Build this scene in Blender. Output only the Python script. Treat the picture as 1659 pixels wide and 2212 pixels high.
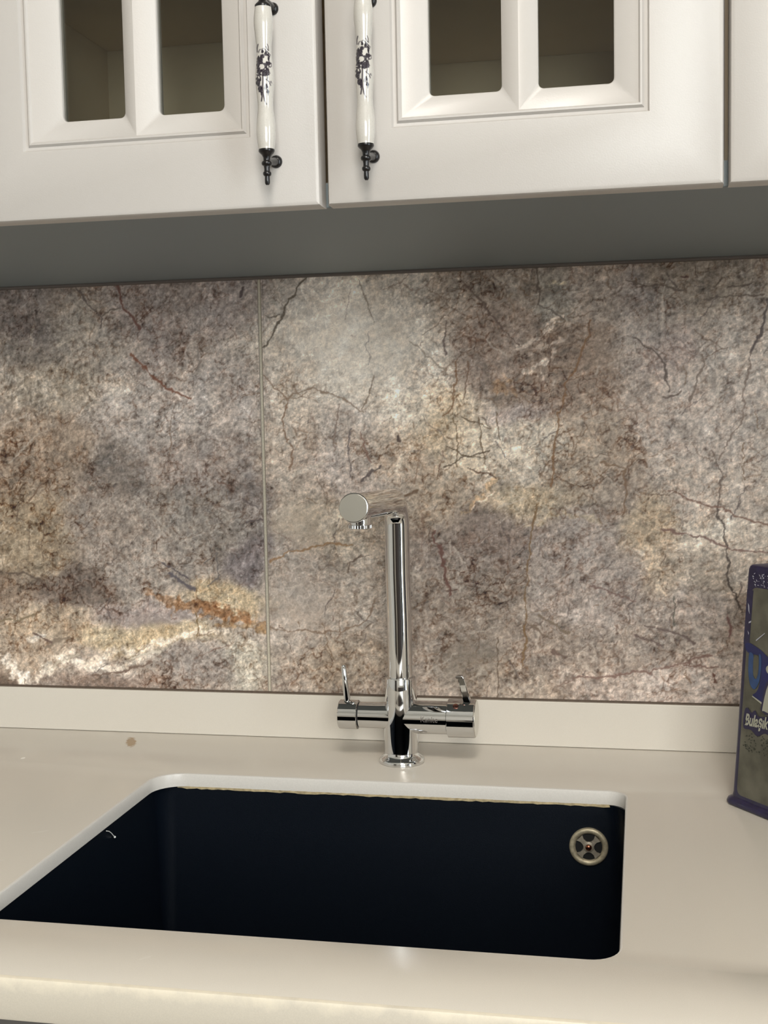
import bpy, bmesh, math, random
import numpy as np
from mathutils import Vector, Matrix

# ------------------------------------------------------------------ camera, light, exposure
for o in list(bpy.data.objects):
    bpy.data.objects.remove(o)
S = bpy.context.scene
COL = S.collection
CZ = 0.90                                    # worktop height
CAM = Vector((0.0, -1.35, 1.2663))
YAW, PITCH, ROLL = 0.203937, -0.0793883, -0.0192104
F_PX = 2703.9
ca, sa, cb, sb = math.cos(YAW), math.sin(YAW), math.cos(PITCH), math.sin(PITCH)
fwd = Vector((-sa * cb, ca * cb, sb))
rgt = Vector((ca, sa, 0.0))
upv = rgt.cross(fwd)
cc, sc = math.cos(ROLL), math.sin(ROLL)
r2 = cc * rgt + sc * upv
u2 = -sc * rgt + cc * upv
cam = bpy.data.cameras.new('camera')
cam.sensor_fit = 'HORIZONTAL'
cam.sensor_width = 36.0
cam.lens = F_PX / 1659.0 * 36.0
cam.clip_start = 0.02
co = bpy.data.objects.new('camera', cam)
COL.objects.link(co)
m3 = Matrix((r2, u2, -fwd)).transposed()
co.matrix_world = Matrix.Translation(CAM) @ m3.to_4x4()
S.camera = co

S.view_settings.view_transform = 'Standard'
S.view_settings.look = 'None'
S.view_settings.exposure = -0.28
S.view_settings.gamma = 1.0
S.view_settings.use_curve_mapping = False

world = bpy.data.worlds.new('world')
S.world = world
world.use_nodes = True
bg = world.node_tree.nodes['Background']
bg.inputs[0].default_value = (0.75, 0.86, 1.0, 1)
bg.inputs[1].default_value = 1.6

RX0, RX1, RY0, RZ1 = -2.3, 1.55, -3.3, 2.62  # room: left, right, rear, ceiling
WIN = (-2.75, -1.35, 0.12, 2.25)             # balcony window in the right wall: y0, y1, z0, z1

def area(name, loc, rot, sx, sy, power, color):
    l = bpy.data.lights.new(name, 'AREA')
    l.shape = 'RECTANGLE'; l.size = sx; l.size_y = sy
    l.energy = power; l.color = color
    o = bpy.data.objects.new(name, l); COL.objects.link(o)
    o.location = loc; o.rotation_euler = rot
    return o
FILLWIN = (0.0, 1.40, 1.22, 2.42)            # unseen rear window added for frontal fill light: x0, x1, z0, z1
# daylight entering by the window of the right wall plus frontal fill from the added rear window
area('window_daylight', (RX1 + 0.10, (WIN[0] + WIN[1]) / 2, (WIN[2] + WIN[3]) / 2),
     (0, math.radians(90), 0), WIN[3] - WIN[2], WIN[1] - WIN[0], 115, (0.90, 0.95, 1.0))
area('rear_fill_light', ((FILLWIN[0] + FILLWIN[1]) / 2, RY0 - 0.10, (FILLWIN[2] + FILLWIN[3]) / 2),
     (math.radians(90), 0, 0), FILLWIN[1] - FILLWIN[0], FILLWIN[3] - FILLWIN[2], 105, (1.0, 0.98, 0.95))
# unseen ceiling lamp, added to light the worktop from above
LX, LY = 0.1, -1.75
area('top_fill_light', (LX, LY, RZ1 - 0.09), (0, 0, 0), 0.42, 0.42, 34, (1.0, 0.93, 0.84))

# ------------------------------------------------------------------ helpers
def ray(u, v):
    return r2 * ((u - 829.5) / F_PX) - u2 * ((v - 1106.0) / F_PX) + fwd
def on_wall(u, v):                           # photo reading -> (x, z) on the tiled wall, used for the stone drawing
    d = ray(u, v); t = -CAM.y / d.y
    return CAM.x + d.x * t, CAM.z + d.z * t

def lin(c):
    out = []
    for k in c[:3]:
        k = k / 255.0
        out.append(k / 12.92 if k <= 0.04045 else ((k + 0.055) / 1.055) ** 2.4)
    return tuple(out) + (1.0,)

def mat(name, color=(200, 200, 200), rough=0.5, metal=0.0, coat=0.0, spec=0.5, noise=None, bump=None, coat_rough=0.05):
    """noise=(scale, amount) mottles the colour, bump=(scale, strength)"""
    m = bpy.data.materials.new(name); m.use_nodes = True
    nt = m.node_tree; b = nt.nodes['Principled BSDF']
    b.inputs['Base Color'].default_value = lin(color)
    b.inputs['Roughness'].default_value = rough
    b.inputs['Metallic'].default_value = metal
    b.inputs['Coat Weight'].default_value = coat
    b.inputs['Coat Roughness'].default_value = coat_rough
    b.inputs['Specular IOR Level'].default_value = spec
    tc = nt.nodes.new('ShaderNodeTexCoord')
    if noise:
        n = nt.nodes.new('ShaderNodeTexNoise'); n.inputs['Scale'].default_value = noise[0]; n.inputs['Detail'].default_value = 5
        nt.links.new(tc.outputs['Object'], n.inputs['Vector'])
        r = nt.nodes.new('ShaderNodeMapRange')
        r.inputs['From Min'].default_value = 0.25; r.inputs['From Max'].default_value = 0.75
        r.inputs['To Min'].default_value = 1 - noise[1]; r.inputs['To Max'].default_value = 1 + noise[1]
        nt.links.new(n.outputs['Fac'], r.inputs['Value'])
        h = nt.nodes.new('ShaderNodeHueSaturation'); h.inputs['Color'].default_value = lin(color)
        nt.links.new(r.outputs['Result'], h.inputs['Value']); nt.links.new(h.outputs['Color'], b.inputs['Base Color'])
    if bump:
        n = nt.nodes.new('ShaderNodeTexNoise'); n.inputs['Scale'].default_value = bump[0]; n.inputs['Detail'].default_value = 3
        nt.links.new(tc.outputs['Object'], n.inputs['Vector'])
        p = nt.nodes.new('ShaderNodeBump'); p.inputs['Strength'].default_value = bump[1]; p.inputs['Distance'].default_value = 0.001
        nt.links.new(n.outputs['Fac'], p.inputs['Height']); nt.links.new(p.outputs['Normal'], b.inputs['Normal'])
    return m

def attr_mat(name, attr, rough, noise=(500, 0.12), coat=0.0, metal=0.0, spec=0.5):
    m = mat(name, rough=rough, coat=coat, metal=metal, spec=spec)
    nt = m.node_tree; b = nt.nodes['Principled BSDF']
    a = nt.nodes.new('ShaderNodeAttribute'); a.attribute_name = attr
    tc = nt.nodes.new('ShaderNodeTexCoord')
    n = nt.nodes.new('ShaderNodeTexNoise'); n.inputs['Scale'].default_value = noise[0]; n.inputs['Detail'].default_value = 4
    n.inputs['Roughness'].default_value = 0.7
    nt.links.new(tc.outputs['Object'], n.inputs['Vector'])
    r = nt.nodes.new('ShaderNodeMapRange')
    r.inputs['From Min'].default_value = 0.3; r.inputs['From Max'].default_value = 0.7
    r.inputs['To Min'].default_value = 1 - noise[1]; r.inputs['To Max'].default_value = 1 + noise[1]
    nt.links.new(n.outputs['Fac'], r.inputs['Value'])
    h = nt.nodes.new('ShaderNodeHueSaturation')
    nt.links.new(a.outputs['Color'], h.inputs['Color'])
    nt.links.new(r.outputs['Result'], h.inputs['Value']); nt.links.new(h.outputs['Color'], b.inputs['Base Color'])
    return m

def obj(name, bm, materials, parent=None, smooth=None):
    me = bpy.data.meshes.new(name)
    bmesh.ops.recalc_face_normals(bm, faces=bm.faces)
    bm.to_mesh(me); bm.free()
    if not isinstance(materials, (list, tuple)): materials = [materials]
    for m in materials: me.materials.append(m)
    o = bpy.data.objects.new(name, me); COL.objects.link(o)
    if smooth is not None:
        me.shade_smooth()
        me.set_sharp_from_angle(angle=math.radians(smooth))
    if parent:
        o.parent = parent
        o.matrix_parent_inverse = Matrix.Translation(-world_loc(parent))
    return o
def world_loc(o):
    v = Vector((0, 0, 0))
    while o:
        v += o.location + o.matrix_parent_inverse.to_translation() if o.parent else o.location
        o = o.parent
    return v
def thing(name, loc, label, cat, group=None):
    o = bpy.data.objects.new(name, None); COL.objects.link(o)
    o.location = loc; o.empty_display_size = 0.05
    return tag(o, label, cat, group)
def tag(o, label, cat, group=None):
    o['label'] = label; o['category'] = cat
    if group: o['group'] = group
    return o
def struct(o):
    o['kind'] = 'structure'; return o

def box(bm, x0, x1, y0, y1, z0, z1, bev=0.0, seg=2, mi=0):
    n0 = len(bm.faces)
    vs = [bm.verts.new((x, y, z)) for x in (x0, x1) for y in (y0, y1) for z in (z0, z1)]
    fs = [(0, 1, 3, 2), (4, 6, 7, 5), (0, 4, 5, 1), (2, 3, 7, 6), (0, 2, 6, 4), (1, 5, 7, 3)]
    faces = [bm.faces.new([vs[i] for i in f]) for f in fs]
    for f in faces: f.material_index = mi
    if bev > 0:
        es = list({e for f in faces for e in f.edges})
        r = bmesh.ops.bevel(bm, geom=es, offset=bev, segments=seg, affect='EDGES', profile=0.5)
        for f in r['faces']: f.material_index = mi
    return bm

def lathe(bm, prof, origin, axis=(0, 0, 1), n=48, caps=True, mi=0):
    """prof = [(radius, distance along axis)]"""
    ax = Vector(axis).normalized()
    t = Vector((1, 0, 0)) if abs(ax.x) < 0.9 else Vector((0, 1, 0))
    e1 = ax.cross(t).normalized(); e2 = ax.cross(e1)
    O = Vector(origin); rings = []
    for r, h in prof:
        rings.append([bm.verts.new(O + ax * h + (e1 * math.cos(2 * math.pi * k / n) + e2 * math.sin(2 * math.pi * k / n)) * max(r, 1e-5)) for k in range(n)])
    for a, b in zip(rings, rings[1:]):
        for k in range(n):
            f = bm.faces.new((a[k], a[(k + 1) % n], b[(k + 1) % n], b[k])); f.material_index = mi
    if caps:
        for r_ in (rings[0], rings[-1]):
            f = bm.faces.new(r_); f.material_index = mi
    return bm

def tube(bm, pts, rad, n=40, caps=True, mi=0):
    """round tube through pts; rad a number or a list"""
    pts = [Vector(p) for p in pts]; rings = []
    prev = None
    for i, p in enumerate(pts):
        a = pts[max(i - 1, 0)]; b = pts[min(i + 1, len(pts) - 1)]
        t = (b - a).normalized()
        if prev is None:
            ref = Vector((1, 0, 0)) if abs(t.x) < 0.9 else Vector((0, 1, 0))
            e1 = t.cross(ref).normalized()
        else:
            e1 = (prev - t * prev.dot(t)).normalized()
        prev = e1; e2 = t.cross(e1)
        r = rad[i] if isinstance(rad, (list, tuple)) else rad
        rings.append([bm.verts.new(p + (e1 * math.cos(2 * math.pi * k / n) + e2 * math.sin(2 * math.pi * k / n)) * r) for k in range(n)])
    for a, b in zip(rings, rings[1:]):
        for k in range(n):
            f = bm.faces.new((a[k], a[(k + 1) % n], b[(k + 1) % n], b[k])); f.material_index = mi
    if caps:
        for r_ in (rings[0], rings[-1]):
            f = bm.faces.new(r_); f.material_index = mi
    return bm

def rrect(x0, x1, z0, z1, r, n=6):
    """rounded rectangle, n+1 points per corner, counter-clockwise from the lower right corner"""
    if not isinstance(r, (list, tuple)): r = (r, r, r, r)   # lower right, upper right, upper left, lower left
    out = []
    for (cx, cz, a0), q in zip((((x1, z0, -90)), (x1, z1, 0), (x0, z1, 90), (x0, z0, 180)), r):
        sx = -1 if cx == x1 else 1; sz = -1 if cz == z1 else 1
        for k in range(n + 1):
            a = math.radians(a0 + 90.0 * k / n)
            out.append((cx + sx * q + q * math.cos(a), cz + sz * q + q * math.sin(a)))
    return out
def bridge(bm, A, B, mi=0):
    n = len(A)
    for k in range(n):
        f = bm.faces.new((A[k], A[(k + 1) % n], B[(k + 1) % n], B[k])); f.material_index = mi

# ------------------------------------------------------------------ materials
M_white = mat('cabinet_white_lacquer', (177, 172, 167), 0.34, noise=(9, 0.015), bump=(900, 0.06))
M_carcass = mat('carcass_melamine', (220, 204, 180), 0.6, noise=(30, 0.03))
M_under = mat('grey_underside_board', (112, 121, 124), 0.5, noise=(1400, 0.05))
M_stone = mat('quartz_worktop', (208, 201, 190), 0.24, coat=0.15, coat_rough=0.12, noise=(1500, 0.045))
M_upstand = mat('quartz_upstand', (212, 205, 194), 0.35, noise=(1500, 0.035))
M_bead = mat('brown_sealant', (88, 74, 62), 0.7, noise=(300, 0.2))
M_chrome = mat('chrome', (222, 222, 222), 0.035, metal=1.0)
M_chrome_dull = mat('brushed_chrome', (205, 203, 196), 0.22, metal=1.0)
M_blackgap = mat('dark_joint', (28, 26, 26), 0.7)
M_sink = mat('black_composite', (8, 14, 23), 0.30, spec=0.45, bump=(1500, 0.15))
M_black = mat('black_handle_metal', (13, 11, 13), 0.32, metal=0.35, coat=0.3)
M_wall = mat('wall_paint', (206, 202, 194), 0.85, noise=(4, 0.02))
M_ceil = mat('ceiling_paint', (225, 221, 212), 0.9)
M_floor = mat('floor_tiles', (150, 136, 118), 0.4, noise=(6, 0.12))
M_door = mat('dark_door', (48, 40, 36), 0.5, noise=(12, 0.15))
M_frame = mat('window_frame', (225, 225, 222), 0.4)
M_steel = mat('overflow_steel', (176, 166, 142), 0.5, metal=.55, noise=(300, 0.3))
M_hole = mat('overflow_hole', (6, 6, 6), 0.8)

def glass_mat(name, tint, ior=1.5):
    m = bpy.data.materials.new(name); m.use_nodes = True
    nt = m.node_tree; nt.nodes.clear()
    out = nt.nodes.new('ShaderNodeOutputMaterial'); mix = nt.nodes.new('ShaderNodeMixShader')
    tr = nt.nodes.new('ShaderNodeBsdfTransparent'); gl = nt.nodes.new('ShaderNodeBsdfGlossy'); fr = nt.nodes.new('ShaderNodeFresnel')
    tr.inputs[0].default_value = tint; gl.inputs['Roughness'].default_value = 0.02; fr.inputs[0].default_value = ior
    nt.links.new(fr.outputs[0], mix.inputs[0]); nt.links.new(tr.outputs[0], mix.inputs[1]); nt.links.new(gl.outputs[0], mix.inputs[2])
    nt.links.new(mix.outputs[0], out.inputs[0])
    return m
M_glass = glass_mat('cabinet_glass', (0.80, 0.81, 0.78, 1))
M_winglass = glass_mat('window_glass', (0.95, 0.97, 0.97, 1))

# ------------------------------------------------------------------ numpy noise for the stone print
def grad_noise(x, z, seed):
    rs = np.random.RandomState(seed)
    N = 256
    ang = rs.rand(N, N) * 2 * np.pi
    gx, gz = np.cos(ang), np.sin(ang)
    xi = np.floor(x).astype(np.int64); zi = np.floor(z).astype(np.int64)
    xf = x - xi; zf = z - zi
    u = xf * xf * xf * (xf * (xf * 6 - 15) + 10); w = zf * zf * zf * (zf * (zf * 6 - 15) + 10)
    def g(i, j, dx, dz):
        a = (xi + i) % N; b = (zi + j) % N
        return gx[a, b] * dx + gz[a, b] * dz
    n00 = g(0, 0, xf, zf); n10 = g(1, 0, xf - 1, zf); n01 = g(0, 1, xf, zf - 1); n11 = g(1, 1, xf - 1, zf - 1)
    return ((n00 * (1 - u) + n10 * u) * (1 - w) + (n01 * (1 - u) + n11 * u) * w) * 1.41
def fbm(x, z, scale, octs, seed, gain=0.5):
    s = 0; a = 1.0; t = 0
    for k in range(octs):
        s = s + a * grad_noise(x * scale * 2 ** k + 17.3 * k, z * scale * 2 ** k + 9.1 * k, seed + k)
        t += a; a *= gain
    return s / t
def sstep(a, b, x):
    t = np.clip((x - a) / (b - a), 0, 1); return t * t * (3 - 2 * t)
def poly_dist(X, Z, pts):
    d = np.full(X.shape, 1e9)
    for (ax, az), (bx, bz) in zip(pts, pts[1:]):
        vx, vz = bx - ax, bz - az; L = vx * vx + vz * vz + 1e-12
        t = np.clip(((X - ax) * vx + (Z - az) * vz) / L, 0, 1)
        d = np.minimum(d, np.hypot(X - ax - t * vx, Z - az - t * vz))
    return d

SEAM = -0.4162
# blobs of stone colour: photo place (u, v), radii, colour, tilt
BLOBS = [
 (60,690,100,80,(112,103,99)),(40,760,90,40,(120,112,104)),(160,700,80,60,(150,141,130)),(300,700,80,90,(138,127,122)),(480,640,90,60,(138,128,124)),
 (250,745,60,40,(162,153,142)),(105,835,110,50,(150,138,122)),(280,830,36,34,(180,170,158)),(370,900,120,80,(160,151,144)),(480,860,80,80,(157,147,140)),
 (60,990,110,80,(140,121,103)),(255,1025,48,46,(112,103,96)),(430,1000,100,60,(142,131,124)),(60,1130,90,90,(142,124,100)),(240,1150,90,70,(142,130,120)),
 (440,1120,100,60,(128,121,114)),(540,1080,50,60,(122,114,110)),(330,1220,90,50,(152,142,133)),(545,1205,40,40,(112,104,106)),(150,1270,70,32,(106,93,84)),
 (20,1270,50,30,(125,108,92)),(500,1285,95,24,(176,156,122)),(310,1330,90,22,(142,130,126)),(300,1372,120,22,(178,160,128)),(90,1350,90,30,(162,144,122)),
 (60,1405,80,30,(162,145,126)),(540,1440,50,45,(168,164,150)),(430,1440,60,36,(142,134,128)),(250,1472,90,18,(128,110,98)),(15,1470,30,24,(116,98,84)),
 (720,720,140,115,(200,194,182)),(620,640,60,60,(160,154,146)),(620,820,60,90,(180,170,157)),(640,920,70,60,(169,156,142)),(750,940,70,60,(164,154,145)),
 (880,640,70,60,(166,159,148)),(900,760,80,65,(190,182,169)),(1060,720,80,80,(134,117,105)),(1100,610,90,40,(132,120,108)),(1200,640,40,50,(130,125,116)),
 (1000,640,60,50,(146,134,122)),(1300,620,70,50,(142,130,120)),(1240,810,110,80,(128,109,94)),(1400,720,70,70,(150,140,132)),(1500,620,100,50,(126,115,103)),(1380,640,40,50,(122,113,110)),
 (1440,760,60,40,(158,142,136)),(1610,740,60,90,(160,151,142)),(1550,900,90,80,(160,149,140)),(1400,860,70,70,(156,143,133)),(900,890,70,40,(200,190,174)),
 (850,960,70,50,(165,148,130)),(950,920,70,50,(174,154,124)),(1020,950,70,60,(192,178,156)),(1130,960,70,50,(184,174,158)),(1130,895,50,20,(140,127,122)),
 (1300,940,60,90,(150,133,116)),(1250,1010,60,70,(150,136,120)),(630,1030,60,60,(168,154,140)),(710,1010,70,50,(164,151,142)),(700,1130,90,60,(166,152,134)),
 (650,1250,70,70,(155,144,134)),(650,1345,70,60,(160,149,138)),(760,1290,60,70,(154,143,131)),(730,1430,90,50,(144,129,112)),(610,1460,50,40,(150,138,126)),
 (950,1080,60,60,(154,137,118)),(1080,1150,80,50,(124,109,100)),(1150,1090,70,30,(162,145,118)),(1000,1190,80,60,(126,113,104)),(1000,1310,90,80,(128,116,105)),
 (1020,1430,60,60,(114,105,94)),(1230,1180,80,70,(150,139,132)),(1300,1050,50,60,(134,120,108)),(1400,1140,50,40,(166,147,122)),(1435,1240,34,60,(168,150,128)),
 (1570,1060,90,50,(174,162,150)),(1560,1140,90,30,(180,169,154)),(1560,1210,90,50,(158,146,132)),(1290,1300,90,70,(149,138,131)),(1460,1310,70,60,(152,141,133)),
 (1200,1400,100,60,(134,121,110)),(1350,1400,80,50,(136,124,114)),(1430,1380,50,30,(130,120,112)),(1450,1480,110,40,(164,153,145)),(1560,1460,50,60,(158,147,138)),(1100,1480,70,40,(142,128,114)),
 (1290,1470,70,40,(146,132,122)),(-250,900,200,300,(150,138,127)),(-500,1200,200,300,(140,128,116)),(1850,900,150,300,(150,140,130)),(1850,1300,150,200,(142,130,120))]
# streaks: polyline, half width (mm), colour, opacity
STREAKS = [
 ([(310,1287),(370,1300),(430,1312)],4.0,(150,112,80),.7),([(385,1308),(440,1318),(500,1324)],8.5,(146,102,64),.85),([(470,1322),(530,1332)],7,(150,108,70),.8),([(520,1330),(577,1350)],6.5,(152,116,78),.8),([(440,1306),(480,1322),(540,1334)],4.5,(128,84,48),.8),
 ([(470,1350),(520,1350),(575,1362)],3.5,(150,118,80),.7),
 ([(80,1462),(140,1425),(200,1430),(250,1400),(300,1405),(360,1385),(430,1368),(490,1362)],3.6,(212,202,186),.75),
 ([(190,1440),(260,1440),(330,1410)],3.0,(204,194,178),.7),([(0,1420),(22,1424),(32,1445)],6,(208,199,186),.9),([(50,1462),(58,1484)],8,(210,202,190),.95),([(95,1450),(150,1418)],6.5,(205,196,180),.75),([(180,1432),(260,1440)],6.5,(200,190,176),.65),
 ([(60,1385),(95,1370)],2.4,(196,190,180),.7),
 ([(1125,745),(1165,725),(1210,690)],3.2,(196,182,168),.8),([(1130,802),(1170,785),(1205,765)],2.6,(196,182,168),.8),([(1150,760),(1210,735)],2.0,(172,156,142),.8),
 ([(1190,612),(1225,608)],1.6,(186,174,146),.7),([(1085,832),(1095,832)],8,(160,122,84),.6),
 ([(1010,1108),(1040,1080),(1062,1055),(1080,1030)],3.4,(182,148,108),.75),([(1025,1100),(1070,1060)],1.3,(216,196,176),.8),
 ([(1140,1140),(1200,1110),(1290,1125)],2.4,(176,160,130),.5),
 ([(1420,1210),(1432,1235),(1425,1255),(1440,1280)],1.6,(206,188,164),.75),([(1400,1180),(1412,1205),(1402,1240)],1.5,(184,164,138),.6),
 ([(1370,1190),(1390,1200)],2.2,(200,188,172),.7),([(1450,1190),(1475,1170)],1.6,(190,170,146),.6),
 ([(1160,800),(1180,830)],1.4,(180,164,150),.5),([(240,800),(285,845)],3.0,(192,182,170),.7),([(130,745),(160,722)],2.0,(172,162,148),.7),
 ([(60,760),(72,690)],1.8,(160,152,140),.6),([(0,690),(40,640)],1.6,(140,132,126),.5),([(1075,950),(1130,975),(1180,940)],3.2,(196,186,168),.5),
 ([(700,1000),(680,1010),(600,1040)],2.2,(190,180,166),.7),([(850,1010),(870,985),(890,960)],3.2,(198,186,168),.6),([(1350,1485),(1420,1500)],1.2,(196,186,176),.6)]
VEINS = [  # polyline, half width mm, colour
 ([(663,596),(645,622),(625,648),(612,668),(604,690),(594,705),(585,728),(568,750)],1.0,(88,78,68)),([(572,680),(585,684),(602,678)],.8,(96,86,76)),
 ([(568,808),(588,835),(612,852),(620,868),(614,900),(610,925),(622,948),(632,970),(628,1010)],.7,(120,94,76)),
 ([(620,868),(632,848),(660,841),(690,843),(740,858),(785,890)],.7,(128,108,92)),([(805,812),(798,850),(782,882)],.6,(120,104,90)),
 ([(772,604),(790,640),(800,670),(806,700)],.5,(130,116,102)),([(735,872),(728,910),(718,975)],.5,(126,108,98)),([(757,928),(752,972),(757,1030)],.6,(100,90,88)),
 ([(778,932),(790,972),(798,1000)],.7,(120,92,80)),([(963,692),(958,735),(960,768)],.6,(96,82,78)),([(885,735),(930,775),(980,818)],.6,(140,126,112)),
 ([(985,780),(983,840),(972,885),(960,900)],.6,(116,86,62)),([(1012,782),(1006,830),(1000,866)],.6,(110,86,70)),([(992,604),(1020,630),(1050,660),(1085,708),(1120,745)],.8,(92,76,68)),
 ([(1162,578),(1163,660)],.7,(86,74,66)),([(1163,660),(1190,665),(1215,690)],.6,(96,86,80)),([(1278,690),(1262,748),(1245,790),(1222,830),(1212,880),(1204,930),(1196,985),(1190,1050)],.9,(116,84,56)),
 ([(1275,690),(1270,740)],.5,(100,76,60)),([(1187,730),(1190,790)],.5,(90,74,64)),([(1160,1088),(1148,1150),(1141,1210),(1139,1260),(1134,1330),(1131,1440)],.8,(112,86,58)),
 ([(1370,728),(1400,752),(1428,772),(1438,800),(1444,845)],.9,(78,66,60)),([(1352,608),(1395,612),(1440,618),(1475,630)],.7,(90,78,70)),([(1430,856),(1460,855),(1475,845)],.7,(84,70,62)),
 ([(1517,762),(1519,795),(1502,830),(1490,868)],.6,(108,94,84)),([(1659,648),(1650,690),(1636,735),(1622,765)],1.1,(74,64,62)),([(1622,765),(1615,800),(1606,850),(1602,920),(1578,944),(1555,990)],.6,(112,96,86)),
 ([(1525,646),(1560,645),(1600,640),(1650,636)],.7,(92,80,72)),([(1560,600),(1545,620)],.7,(80,68,60)),([(1575,620),(1630,612)],.6,(84,72,64)),([(1500,575),(1510,600)],.6,(88,74,66)),
 ([(1470,596),(1485,597)],1.2,(74,48,44)),([(1538,975),(1552,1000),(1560,1030),(1555,1070),(1548,1100)],.6,(96,82,74)),
 ([(1548,1100),(1562,1135),(1568,1180),(1573,1230),(1574,1262),(1592,1288),(1598,1310),(1602,1325)],.9,(72,62,56)),
 ([(1446,1062),(1500,1083),(1550,1096),(1600,1118),(1659,1136)],.8,(110,82,70)),([(1432,1146),(1500,1158),(1548,1175),(1600,1190),(1659,1193)],1.0,(112,86,78)),
 ([(1240,1465),(1320,1457),(1400,1450),(1470,1432),(1540,1415)],1.0,(112,88,80)),([(1480,1435),(1552,1440)],.7,(110,86,78)),([(1395,1352),(1450,1362),(1500,1390)],1.0,(92,78,74)),
 ([(1375,1375),(1432,1396)],.7,(92,76,72)),([(1280,1268),(1330,1282),(1372,1297)],.7,(110,88,82)),([(1455,1290),(1458,1350)],.7,(86,84,76)),([(1575,1330),(1576,1380)],1.1,(108,78,74)),
 ([(1543,1455),(1545,1470)],1.4,(84,54,44)),([(1076,1380),(1076,1505)],.5,(88,74,62)),([(940,1150),(950,1185),(958,1225),(966,1260),(972,1285)],1.3,(92,62,54)),([(960,1275),(985,1272)],.8,(84,62,54)),
 ([(583,1358),(640,1362),(700,1365),(750,1360),(790,1338),(810,1290)],.6,(120,100,84)),([(750,1240),(757,1215),(785,1198)],.7,(96,82,72)),([(582,1212),(640,1190),(705,1176),(760,1176)],.9,(142,110,80)),
 ([(252,612),(262,655),(285,685),(305,713)],1.3,(98,68,60)),([(283,765),(312,797),(350,830),(380,848),(412,860)],1.1,(112,72,56)),([(160,614),(190,660),(222,685),(220,710)],.7,(92,82,78)),([(222,680),(262,665)],.6,(100,90,82)),
 ([(145,995),(110,1020),(75,1065),(60,1090)],.7,(110,88,72)),([(0,1235),(60,1240),(92,1256)],.9,(92,78,68)),([(425,1322),(427,1372)],.6,(110,86,52)),([(350,1213),(380,1235),(405,1248)],.8,(84,76,80)),
 ([(365,1240),(400,1262),(420,1272)],1.6,(88,82,88)),([(525,622),(520,640)],1.2,(76,66,66)),([(430,800),(431,700),(432,625)],.35,(126,116,110)),([(470,1042),(500,1050)],.7,(100,76,66)),
 ([(285,1420),(345,1405)],1.4,(200,190,176)),([(440,1215),(470,1195),(475,1240),(450,1270)],.6,(100,94,92)),([(525,1078),(560,1100)],.8,(96,86,84)),([(530,1128),(575,1122)],.9,(86,76,76)),
 ([(110,1440),(170,1410)],1.0,(180,168,152)),([(200,1460),(260,1450),(330,1430)],1.0,(104,86,76)),([(0,1340),(40,1338),(75,1330)],.9,(118,104,84)),([(75,1370),(110,1390)],1.3,(92,74,68)),
 ([(100,1400),(120,1385),(150,1380)],2.0,(124,110,96)),([(1190,1380),(1130,1340)],.6,(104,88,76)),([(1160,1330),(1230,1365)],1.2,(110,96,82)),([(1195,1410),(1218,1418)],2.0,(96,78,70)),
 ([(1300,1000),(1350,1010),(1352,1060),(1347,1110)],.8,(110,86,66)),([(840,1060),(780,1100),(740,1120)],.5,(130,112,96)),([(905,990),(905,1015),(890,1045)],.6,(132,108,90)),([(860,938),(864,946)],2.6,(70,56,50)),
 ([(960,1010),(1010,985),(1060,975)],.6,(80,66,52)),([(965,965),(1000,985),(1050,990)],.5,(86,70,52)),([(1000,905),(1060,925)],.5,(90,72,54)),([(1010,1010),(1075,1030)],.6,(90,66,50)),([(980,900),(990,960),(985,1010)],.5,(100,80,56)),
 ([(1030,900),(1040,960),(1050,1000)],.5,(96,76,56)),([(1070,890),(1080,950)],.5,(110,90,70)),([(820,1010),(800,1025),(778,1038)],1.4,(84,74,72)),([(862,1075),(900,1060)],1.0,(100,78,60))]

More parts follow.
